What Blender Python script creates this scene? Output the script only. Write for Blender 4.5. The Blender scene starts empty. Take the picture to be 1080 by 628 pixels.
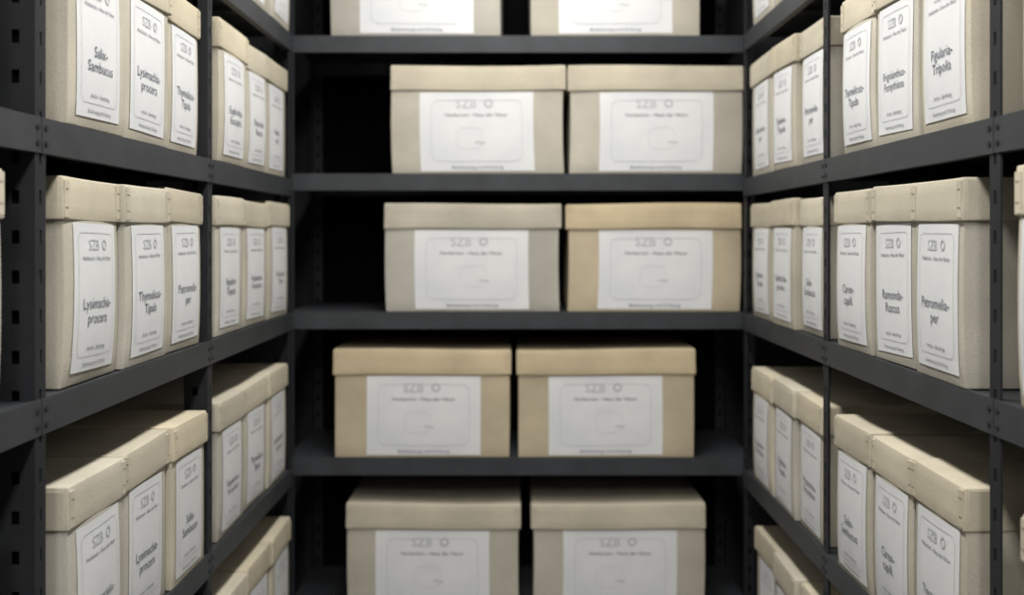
import bpy, math, random
from mathutils import Matrix, Vector
random.seed(7)
scene = bpy.context.scene
try:
    scene.view_settings.view_transform = 'Standard'
except Exception:
    pass
CAM_H = 1.5
COL = scene.collection

# ------------------------------------------------------------------ materials
def new_mat(name):
    m = bpy.data.materials.new(name); m.use_nodes = True
    nt = m.node_tree
    return m, nt, nt.nodes['Principled BSDF']

def N(nt, t, **kw):
    n = nt.nodes.new(t)
    for k, v in kw.items(): setattr(n, k, v)
    return n

def cardboard(name, gain, grain=0.25):
    m, nt, b = new_mat(name)
    oi = N(nt, 'ShaderNodeObjectInfo'); tc = N(nt, 'ShaderNodeTexCoord')
    off = N(nt, 'ShaderNodeVectorMath', operation='MULTIPLY_ADD')
    off.inputs[1].default_value = (1, 1, 1)
    cr = N(nt, 'ShaderNodeMath', operation='MULTIPLY'); cr.inputs[1].default_value = 20
    nt.links.new(oi.outputs['Random'], cr.inputs[0])
    nt.links.new(tc.outputs['Object'], off.inputs[0])
    nt.links.new(cr.outputs[0], off.inputs[2])
    n1 = N(nt, 'ShaderNodeTexNoise'); n1.inputs['Scale'].default_value = 7; n1.inputs['Detail'].default_value = 6
    nt.links.new(off.outputs[0], n1.inputs['Vector'])
    mr = N(nt, 'ShaderNodeMapRange'); mr.inputs[1].default_value = .3; mr.inputs[2].default_value = .7
    mr.inputs[3].default_value = .84; mr.inputs[4].default_value = 1.06
    nt.links.new(n1.outputs['Fac'], mr.inputs[0])
    n3 = N(nt, 'ShaderNodeTexNoise'); n3.inputs['Scale'].default_value = 420; n3.inputs['Detail'].default_value = 1
    nt.links.new(off.outputs[0], n3.inputs['Vector'])
    mr3 = N(nt, 'ShaderNodeMapRange'); mr3.inputs[1].default_value = .3; mr3.inputs[2].default_value = .7
    mr3.inputs[3].default_value = .92; mr3.inputs[4].default_value = 1.04
    nt.links.new(n3.outputs['Fac'], mr3.inputs[0])
    mm = N(nt, 'ShaderNodeMath', operation='MULTIPLY')
    nt.links.new(mr.outputs[0], mm.inputs[0]); nt.links.new(mr3.outputs[0], mm.inputs[1])
    vg = N(nt, 'ShaderNodeVectorMath', operation='MULTIPLY'); vg.inputs[1].default_value = gain
    nt.links.new(oi.outputs['Color'], vg.inputs[0])
    vm = N(nt, 'ShaderNodeVectorMath', operation='SCALE')
    nt.links.new(vg.outputs[0], vm.inputs[0]); nt.links.new(mm.outputs[0], vm.inputs['Scale'])
    nt.links.new(vm.outputs[0], b.inputs['Base Color'])
    n2 = N(nt, 'ShaderNodeTexNoise'); n2.inputs['Scale'].default_value = 380; n2.inputs['Detail'].default_value = 2
    nt.links.new(off.outputs[0], n2.inputs['Vector'])
    bp = N(nt, 'ShaderNodeBump'); bp.inputs['Strength'].default_value = grain; bp.inputs['Distance'].default_value = .0018
    nt.links.new(n2.outputs['Fac'], bp.inputs['Height']); nt.links.new(bp.outputs[0], b.inputs['Normal'])
    b.inputs['Roughness'].default_value = .92
    b.inputs['Specular IOR Level'].default_value = .25
    return m

def plain(name, col, rough=.6, metal=0, noise=0.0, scale=20, spec=.5, col2=None):
    m, nt, b = new_mat(name)
    b.inputs['Roughness'].default_value = rough; b.inputs['Metallic'].default_value = metal
    b.inputs['Specular IOR Level'].default_value = spec
    tc = N(nt, 'ShaderNodeTexCoord'); n = N(nt, 'ShaderNodeTexNoise'); n.inputs['Scale'].default_value = scale
    n.inputs['Detail'].default_value = 5
    nt.links.new(tc.outputs['Object'], n.inputs['Vector'])
    r = N(nt, 'ShaderNodeValToRGB')
    r.color_ramp.elements[0].position = .3; r.color_ramp.elements[1].position = .7
    r.color_ramp.elements[0].color = ([c * (1 - noise) for c in col] if col2 is None else list(col2)) + [1]
    r.color_ramp.elements[1].color = [c * (1 + noise) for c in col] + [1]
    nt.links.new(n.outputs['Fac'], r.inputs[0]); nt.links.new(r.outputs[0], b.inputs['Base Color'])
    return m

M_BODY = cardboard('cardboard_body', (1.0, 1.0, 1.0), .35)
M_LID = cardboard('cardboard_lid', (1.10, 1.07, 1.00), .25)
M_LABEL = plain('label_paper', (.66, .655, .645), .7, 0, .02, 6, .3, (.55, .565, .58))
M_INK = plain('label_ink_grey', (.12, .135, .165), .7, 0, .15, 30)
M_FAINT = plain('label_ink_faint', (.42, .43, .45), .7, 0, .1, 30)
M_STAPLE = plain('staple_metal', (.30, .28, .24), .5, .6, .1, 60)
M_STEEL = plain('painted_steel_grey', (.034, .037, .041), .5, .1, .18, 14, .32)
M_POST = plain('painted_steel_post', (.017, .0185, .021), .55, .1, .16, 14, .22)
M_DARK = plain('dark_shade_backing', (.0025, .0025, .003), .9, 0, .2, 8, .05)  # near-black colour that paints in shade behind boxes and post slots
M_WALL = plain('wall_shade_dark', (.02, .02, .022), .85, 0, .1, 3)  # wall colour kept near-black to stand in for the shade behind the racks
M_FLOOR = plain('floor_concrete', (.16, .16, .155), .6, 0, .15, 6)
M_CEIL = plain('ceiling_paint', (.35, .35, .34), .9, 0, .05, 4)
MATS = [M_BODY, M_LID, M_LABEL, M_INK, M_FAINT, M_STAPLE]

# ------------------------------------------------------------------ text cache
_tc = {}
def text_geo(s, size, align='CENTER', bold=0.0):
    key = (s, size, align, bold)
    if key in _tc: return _tc[key]
    cu = bpy.data.curves.new('t', 'FONT'); cu.body = s; cu.size = size
    cu.align_x = align; cu.resolution_u = 2; cu.space_line = .95; cu.offset = bold
    ob = bpy.data.objects.new('t', cu); COL.objects.link(ob)
    dg = bpy.context.evaluated_depsgraph_get(); dg.update()
    me = ob.evaluated_get(dg).to_mesh()
    v = [(p.co.x, p.co.y) for p in me.vertices]; f = [tuple(p.vertices) for p in me.polygons]
    ob.evaluated_get(dg).to_mesh_clear()
    bpy.data.objects.remove(ob); bpy.data.curves.remove(cu)
    _tc[key] = (v, f); return v, f

# ------------------------------------------------------------------ mesh builder
class MB:
    def __init__(s): s.v = []; s.f = []; s.m = []; s.sm = []
    def add(s, vs, fs, mat, smooth=False, fn=None):
        o = len(s.v)
        s.v += [fn(*p) if fn else tuple(p) for p in vs]
        for f in fs:
            s.f.append(tuple(i + o for i in f)); s.m.append(mat); s.sm.append(smooth)
    def box(s, x0, x1, y0, y1, z0, z1, mat, fn=None):
        vs = [(x, y, z) for x in (x0, x1) for y in (y0, y1) for z in (z0, z1)]
        s.add(vs, [(0, 1, 3, 2), (4, 6, 7, 5), (0, 4, 5, 1), (2, 3, 7, 6), (0, 2, 6, 4), (1, 5, 7, 3)], mat, False, fn)
    def rbox(s, lo, hi, r, n, mat, fn=None):
        ax = []
        for k in range(3):
            a, b = lo[k], hi[k]
            inner = [a + r + (b - a - 2 * r) * i / n[k] for i in range(n[k] + 1)]
            ax.append([a, a + .35 * r] + inner + [b - .35 * r, b])
        L = [len(a) - 1 for a in ax]
        idx = {}; vs = []; fs = []
        def vid(i, j, k):
            if (i, j, k) not in idx:
                p = Vector((ax[0][i], ax[1][j], ax[2][k]))
                c = Vector([min(max(p[q], lo[q] + r), hi[q] - r) for q in range(3)])
                d = p - c
                if d.length > 1e-9: p = c + d.normalized() * r
                idx[(i, j, k)] = len(vs); vs.append(tuple(p))
            return idx[(i, j, k)]
        for a in range(3):
            b, c = (a + 1) % 3, (a + 2) % 3
            for side in (0, L[a]):
                for i in range(L[b]):
                    for j in range(L[c]):
                        q = []
                        for (di, dj) in ((0, 0), (1, 0), (1, 1), (0, 1)):
                            t = [0, 0, 0]; t[a] = side; t[b] = i + di; t[c] = j + dj
                            q.append(vid(*t))
                        if side == 0: q.reverse()
                        fs.append(tuple(q))
        s.add(vs, fs, mat, True, fn)
    def mesh(s, name, mats):
        me = bpy.data.meshes.new(name); me.from_pydata(s.v, [], s.f)
        for m in mats: me.materials.append(m)
        me.polygons.foreach_set('material_index', s.m)
        me.polygons.foreach_set('use_smooth', s.sm)
        me.update(); return me

def rr_outline(x0, x1, z0, z1, r, t, seg=5):
    def ring(x0, x1, z0, z1, r):
        out = []
        for cx, cz, a0 in ((x1 - r, z1 - r, 0), (x0 + r, z1 - r, 90), (x0 + r, z0 + r, 180), (x1 - r, z0 + r, 270)):
            for i in range(seg + 1):
                a = math.radians(a0 + 90 * i / seg)
                out.append((cx + r * math.cos(a), cz + r * math.sin(a)))
        res = []
        for i, p in enumerate(out):
            q = out[(i + 1) % len(out)]
            k = 6 if (i % (seg + 1)) == seg else 1
            for j in range(k): res.append((p[0] + (q[0] - p[0]) * j / k, p[1] + (q[1] - p[1]) * j / k))
        return res
    a = ring(x0, x1, z0, z1, r); b = ring(x0 + t, x1 - t, z0 + t, z1 - t, r - t)
    n = len(a)
    return a + b, [(i, (i + 1) % n, n + (i + 1) % n, n + i) for i in range(n)]

def bump(t): return max(0.0, 1 - (2 * t - 1) ** 2)

def make_box_mesh(W, H, D, LW, LH, kind, name, seed):
    rnd = random.Random(seed)
    A = rnd.uniform(.003, .011) if kind == 'side' else rnd.uniform(.001, .003)
    A2 = .0028
    lean = rnd.uniform(-.003, .003)
    lidh = .060 if kind == 'side' else .068
    def deform(x, y, z):
        u = x / W + .5; v = z / H
        w = 1 - y / D
        vv = min(max(v, 0), 1) ** .8
        yy = y - A * (.35 + .65 * bump(u)) * bump(vv) * max(0, w)
        xx = x + A2 * bump(min(max(y / D, 0), 1)) * bump(min(max(v, 0), 1)) * (2 * x / W) + lean * bump(min(max(v, 0), 1)) * 1.5
        return (xx, yy, z)
    b = MB()
    b.rbox((-W / 2, 0, 0), (W / 2, D, H - .012), .0022, (6, 6, 8), 0, deform)
    g = .0035; ph = rnd.uniform(0, 6); sag = rnd.uniform(.001, .006)
    tilt = rnd.uniform(-.012, .012) if kind == 'side' else rnd.uniform(-.004, .004)
    def ldef(x, y, z):
        t = (z - (H - lidh)) / lidh
        flare = .0018 * (1 - t)
        xx = x + (flare if x > 0 else -flare) * (abs(x) > W / 2 - .01)
        yy = y - flare * (y < .01)
        zz = z - sag * bump(x / W + .5) * bump(y / D) * (t > .5) + tilt * x
        if t < .2: zz += .0016 * math.sin(ph + 14 * x + 9 * y)
        if t > .8: zz += .0022 * math.sin(ph + 9 * x)
        return (xx, yy, zz)
    b.rbox((-W / 2 - g, -g - .001, H - lidh), (W / 2 + g, D + g, H), .0028, (6, 6, 3), 1, ldef)
    for sx in (-1, 1):
        xa = sx * (W / 2 + g - .001); xb = sx * (W / 2 + g - .015)
        x0, x1 = min(xa, xb), max(xa, xb)
        b.box(x0, x1, -g - .0034, -g + .002, H - lidh + .004, H - .006, 1)
        xs = (x0 + x1) / 2
        for zz in (H - lidh * .72, H - lidh * .30):
            b.box(xs - .004, xs + .004, -g - .0040, -g - .003, zz, zz + .0013, 5)
        xo = sx * (W / 2 + g + .0016)
        b.box(min(xo, xa), max(xo, xa), .002, .045, H - lidh + .004, H - .006, 1)
    lz1 = H - lidh - .004; lz0 = lz1 - LH
    ox = rnd.uniform(-.004, .004); rot = math.radians(rnd.uniform(-1.3, 1.3)) if kind == 'side' else math.radians(rnd.uniform(-.4, .4))
    czz = (lz0 + lz1) / 2
    def place(off):
        def fn(x, y, z):
            dz = z - czz
            X = ox + x * math.cos(rot) - dz * math.sin(rot); Z = czz + x * math.sin(rot) + dz * math.cos(rot)
            p = deform(X, 0, Z); return (p[0], p[1] - off, p[2])
        return fn
    nx, nz = 8, 10
    vs = [(-LW / 2 + LW * i / nx, 0, lz0 + LH * j / nz) for j in range(nz + 1) for i in range(nx + 1)]
    fs = [(j * (nx + 1) + i, j * (nx + 1) + i + 1, (j + 1) * (nx + 1) + i + 1, (j + 1) * (nx + 1) + i) for j in range(nz) for i in range(nx)]
    b.add(vs, fs, 2, True, place(.0010))
    P = place(.0018)
    def text(s, size, cx, cz, mat, bold=0.0):
        v, f = text_geo(s, size, 'CENTER', bold)
        b.add([(cx + a, 0, cz + c) for a, c in v], f, mat, False, P)
    def frame(x0, x1, z0, z1, r, t, mat):
        v, f = rr_outline(x0, x1, z0, z1, r, t)
        b.add([(a, 0, c) for a, c in v], [tuple(reversed(q)) for q in f], mat, False, P)
    if kind == 'side':
        frame(-LW * .42, LW * .42, lz0 + LH * .10, lz1 - LH * .06, .012, .0009, 4)
        text('SZB', .022, -.012, lz1 - LH * .18, 4, 0)
        frame(.018, .034, lz1 - LH * .18, lz1 - LH * .18 + .016, .0079, .003, 4)
        text('Herbarium - Haus der Natur', .0088, 0, lz1 - LH * .25, 3)
        text(name, .0220 if max(len(q) for q in name.split('\n')) < 12 else .0190, 0, lz0 + LH * .42, 3, 0)
        text('Bestimmung und Ordnung', .0075, 0, lz0 + LH * .035, 3)
        text('Archiv - Sammlung', .0085, 0, lz0 + LH * .14, 3)
    else:
        frame(-LW * .40, LW * .40, lz0 + LH * .12, lz1 - LH * .10, .022, .0012, 4)
        text('SZB', .034, -.028, lz1 - LH * .20, 4, .0003)
        frame(.020, .045, lz1 - LH * .20, lz1 - LH * .20 + .024, .0115, .006, 4)
        text('Herbarium - Haus der Natur', .0145, 0, lz1 - LH * .31, 3, 0)
        text('Bestimmung und Ordnung', .013, 0, lz0 + LH * .03, 3)
        cx = rnd.uniform(-.03, .03)
        frame(cx - .035, cx + .035, lz0 + LH * .28, lz0 + LH * .55, .02, .0008, 4)
        text('~', .05, cx + .03, lz0 + LH * .3, 4)
    return b.mesh('archive_box_mesh', MATS)

# ------------------------------------------------------------------ racks
def rack_mesh(L_ups, depth, levels, top, lip=.044, fw=.030, ret=.013, backed_holes=False):
    b = MB()
    th = .003
    def strip(axis, a0, a1, c, z0, z1, holes=True):
        def bx(p, q, za, zb):
            if axis == 'x': b.box(p, q, c, c + th, za, zb, 2)
            else: b.box(c, c + th, p, q, za, zb, 2)
        if not holes:
            bx(a0, a1, z0, z1); return
        w = a1 - a0; h0 = a0 + w * .38; h1 = a0 + w * .62
        bx(a0, h0, z0, z1); bx(h1, a1, z0, z1)
        z = z0
        while z < z1:
            bx(h0, h1, z, min(z + .033, z1)); z += .05
    x_first, x_last = L_ups[0], L_ups[-1]
    for i, x in enumerate(L_ups):
        for (yf, ys) in ((0, 1), (depth, -1)):
            x0 = x - fw / 2
            if i == 0: x0 = x
            if i == len(L_ups) - 1: x0 = x - fw
            y_plate = yf if ys == 1 else yf - th
            strip('x', x0, x0 + fw, y_plate, 0.006, top)
            xc = x0 if i < len(L_ups) - 1 else x0 + fw - th
            r = ret if ys == 1 else .034
            ya, yb = (yf + th, yf + r) if ys == 1 else (yf - r, yf - th)
            strip('y', ya, yb, xc, 0.006, top, ys != 1 or backed_holes)
            if backed_holes and ys == 1 and i < len(L_ups) - 1:   # added dark plate behind the slots, makes the holes look dark
                b.box(xc + .010, xc + .012, ya, yb, .006, top, 1)
            b.box(x0, x0 + fw, min(ya, yb), max(ya, yb), 0, .006, 2)
    for z in levels:
        for a, c in zip(L_ups[:-1], L_ups[1:]):
            e = .0015
            x0, x1 = a + e, c - e
            b.box(x0, x1, .004, depth - .004, z - .004, z, 0)
            b.box(x0, x1, -.002, .001, z - lip, z, 0)
            b.box(x0, x1, .001, .014, z - lip, z - lip + .002, 0)
            b.box(x0, x1, -.001, .004, z - .002, z + .0015, 0)
            b.box(x0, x1, depth - .006, depth - .004, z - lip, z, 0)
            xm = (x0 + x1) / 2
            b.box(xm - .02, xm + .02, .02, depth - .02, z - .018, z - .004, 0)
            for xx in (x0 + .010, x1 - .010):
                for zz in (z - .012, z - .032):
                    v = [(xx + .004 * math.cos(k * math.pi / 3), -.0038, zz + .004 * math.sin(k * math.pi / 3)) for k in range(6)]
                    v += [(p[0], -.001, p[2]) for p in v]
                    b.add(v, [(0, 1, 2, 3, 4, 5)] + [(k, 6 + k, 6 + (k + 1) % 6, (k + 1) % 6) for k in range(6)], 2)
    b.box(x_first, x_last, depth + .001, depth + .003, .02, top, 1)  # added black sheet, stands in for the shadow behind the boxes
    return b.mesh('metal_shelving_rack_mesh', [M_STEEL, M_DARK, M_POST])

SIDE_LV = [2.030, 1.647, 1.292, .880, .470, .100]
BACK_LV = [2.036, 1.664, 1.291, .897, .480, .100]
Y1, Y2, Y3, Y0 = 1.335, 2.070, 2.820, 0.60
XS = .600; SD = .42; YB = 2.86; BD = .42

def addobj(name, me, loc, rz=0, color=None):
    o = bpy.data.objects.new(name, me); COL.objects.link(o)
    o.location = loc; o.rotation_euler = (0, 0, rz)
    if color: o.color = (*color, 1)
    return o
R90 = math.radians(90)
ups = [Y0, Y1, Y2, Y3]
addobj('metal_shelving_rack', rack_mesh(ups, SD, SIDE_LV, 2.5, ret=.046, backed_holes=True), (-XS, 0, 0), R90)
addobj('metal_shelving_rack', rack_mesh([-u for u in reversed(ups)], SD, SIDE_LV, 2.5), (XS, 0, 0), -R90)
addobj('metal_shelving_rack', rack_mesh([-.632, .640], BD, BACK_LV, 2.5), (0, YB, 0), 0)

# ------------------------------------------------------------------ boxes
names = ["Frigolanthus-\nForsythiana", "Thymelicus-\nTipula", "Petromelia-\nper", "Thuidiopsis-\nTyrea", "Hexa-\nper",
         "Tinctorialis-\nTypha", "Lysimachia-\nprocera", "Figularia-\nTripolia", "Euphorbia-\nEuscaphis", "Ramonda-\nRuscus",
         "Carex-\ncapill.", "Salix-\nSambucus"]
_bm = {}
def side_mesh(w, k, h):
    key = (w, k, h)
    if key not in _bm:
        _bm[key] = make_box_mesh(w, h, .375, min(.150, w - .03), .208, 'side', names[k], (k * 37 + int(w * 1000)) % 1000)
    return _bm[key]
CREAM = (.49, .447, .352)
def tint():
    t = random.random(); g = random.uniform(.84, 1.05)
    c = [CREAM[i] * (1 - t) + (.46, .437, .378)[i] * t for i in range(3)]
    return tuple(q * g for q in c)

LEFT = {0: (.665, [.18, .18, .18]), 1: (1.418, [.195, .200, .190]), 2: (2.128, [.210, .210, .205])}
RIGHT = {0: (.710, [.18, .18, .18]), 1: (1.413, [.18, .18, .18]), 2: (2.10, [.18, .19, .22])}
k = 0
for side, layout in ((-1, LEFT), (1, RIGHT)):
    for li, z in enumerate(SIDE_LV):
        for bay, (st, ws) in layout.items():
            y = st + random.uniform(-.004, .006)
            for w in ws:
                k = (k + random.choice((1, 5, 7))) % len(names)
                me = side_mesh(w, k, .288 if li != 3 else .284)
                d = random.uniform(-.004, .012)
                o = addobj('archive_box', me, (side * (XS + .002 + d), y + w / 2, z + .0016),
                       (R90 if side < 0 else -R90) + math.radians(random.uniform(-1.1, 1.1)), tint())
                o.scale = (1, 1, random.uniform(.985, 1.0))
                y += w + .0112 + random.uniform(0, .004)

TAN = (.46, .39, .275); GREY = (.40, .378, .33); MID = (.44, .408, .34)
back = [(0, -.509, -.041, GREY), (0, .031, .496, MID),
        (1, -.343, .130, MID), (1, .135, .609, MID),
        (2, -.360, .118, GREY), (2, .130, .604, TAN),
        (3, -.498, -.018, TAN), (3, -.003, .480, TAN),
        (4, -.463, .008, MID), (4, .036, .507, MID),
        (5, -.45, .02, MID), (5, .04, .51, GREY)]
for i, (lv, xa, xb, c) in enumerate(back):
    w = xb - xa - .009
    me = make_box_mesh(w, .292, .36, .307, .213, 'back', '', 50 + i)
    addobj('archive_box', me, ((xa + xb) / 2, YB + .008, BACK_LV[lv] + .0016), math.radians(random.uniform(-.4, .4)), c)

# ------------------------------------------------------------------ room
def slab(name, x0, x1, y0, y1, z0, z1, mat):
    b = MB(); b.box(x0, x1, y0, y1, z0, z1, 0); addobj(name, b.mesh(name, [mat]), (0, 0, 0))
slab('floor', -1.2, 1.2, -2.5, 3.5, -.1, 0, M_FLOOR)
slab('ceiling', -1.2, 1.2, -2.5, 3.5, 2.8, 2.9, M_CEIL)
slab('wall_left', -1.2, -1.1, -2.5, 3.5, 0, 2.8, M_WALL)
slab('wall_right', 1.1, 1.2, -2.5, 3.5, 0, 2.8, M_WALL)
slab('wall_back', -1.1, 1.1, 3.4, 3.5, 0, 2.8, M_WALL)

# ------------------------------------------------------------------ ceiling lamps
M_HOUS = plain('lamp_housing_white', (.7, .7, .7), .5, 0, .03, 5)
M_TUBE = bpy.data.materials.new('lamp_tube'); M_TUBE.use_nodes = True
bb = M_TUBE.node_tree.nodes['Principled BSDF']; bb.inputs['Emission Color'].default_value = (1, .97, .9, 1); bb.inputs['Emission Strength'].default_value = 3
for yy, pw in ((-1.3, 50), (.45, 32), (2.0, 29)):
    b = MB()
    b.rbox((-.09, -.62, -.05), (.09, .62, 0), .008, (1, 1, 1), 0)
    for tx in (-.04, .04):
        v = []; f = []
        for e in (-.58, .58):
            v += [(tx + .013 * math.cos(a * math.pi / 6), e, -.064 + .013 * math.sin(a * math.pi / 6)) for a in range(12)]
        f = [(a, (a + 1) % 12, 12 + (a + 1) % 12, 12 + a) for a in range(12)] + [tuple(range(12)), tuple(range(23, 11, -1))]
        b.add(v, f, 1, False)
    o = addobj('fluorescent_ceiling_lamp', b.mesh('lamp', [M_HOUS, M_TUBE]), (0, yy, 2.8))
    ld = bpy.data.lights.new('tube_light', 'AREA'); ld.shape = 'RECTANGLE'; ld.size = .2; ld.size_y = 1.2
    ld.energy = pw; ld.color = (1, .98, .95)
    lo = bpy.data.objects.new('tube_light', ld); COL.objects.link(lo); lo.parent = o; lo.location = (0, 0, -.09)

w = bpy.data.worlds.new('World'); scene.world = w; w.use_nodes = True
bg = w.node_tree.nodes['Background']; bg.inputs[0].default_value = (1, .99, .98, 1); bg.inputs[1].default_value = .55

# ------------------------------------------------------------------ camera
cd = bpy.data.cameras.new('camera'); cam = bpy.data.objects.new('camera', cd); COL.objects.link(cam)
cam.location = (0, 0, CAM_H); cam.rotation_euler = (R90, 0, 0)
cd.sensor_width = 36; cd.lens = 36 * 1120 / 1080
cd.shift_x = -6 / 1080; cd.shift_y = -66 / 1080
cd.clip_start = .02
cd.dof.use_dof = True; cd.dof.focus_distance = 1.65; cd.dof.aperture_fstop = 2.9
scene.camera = cam
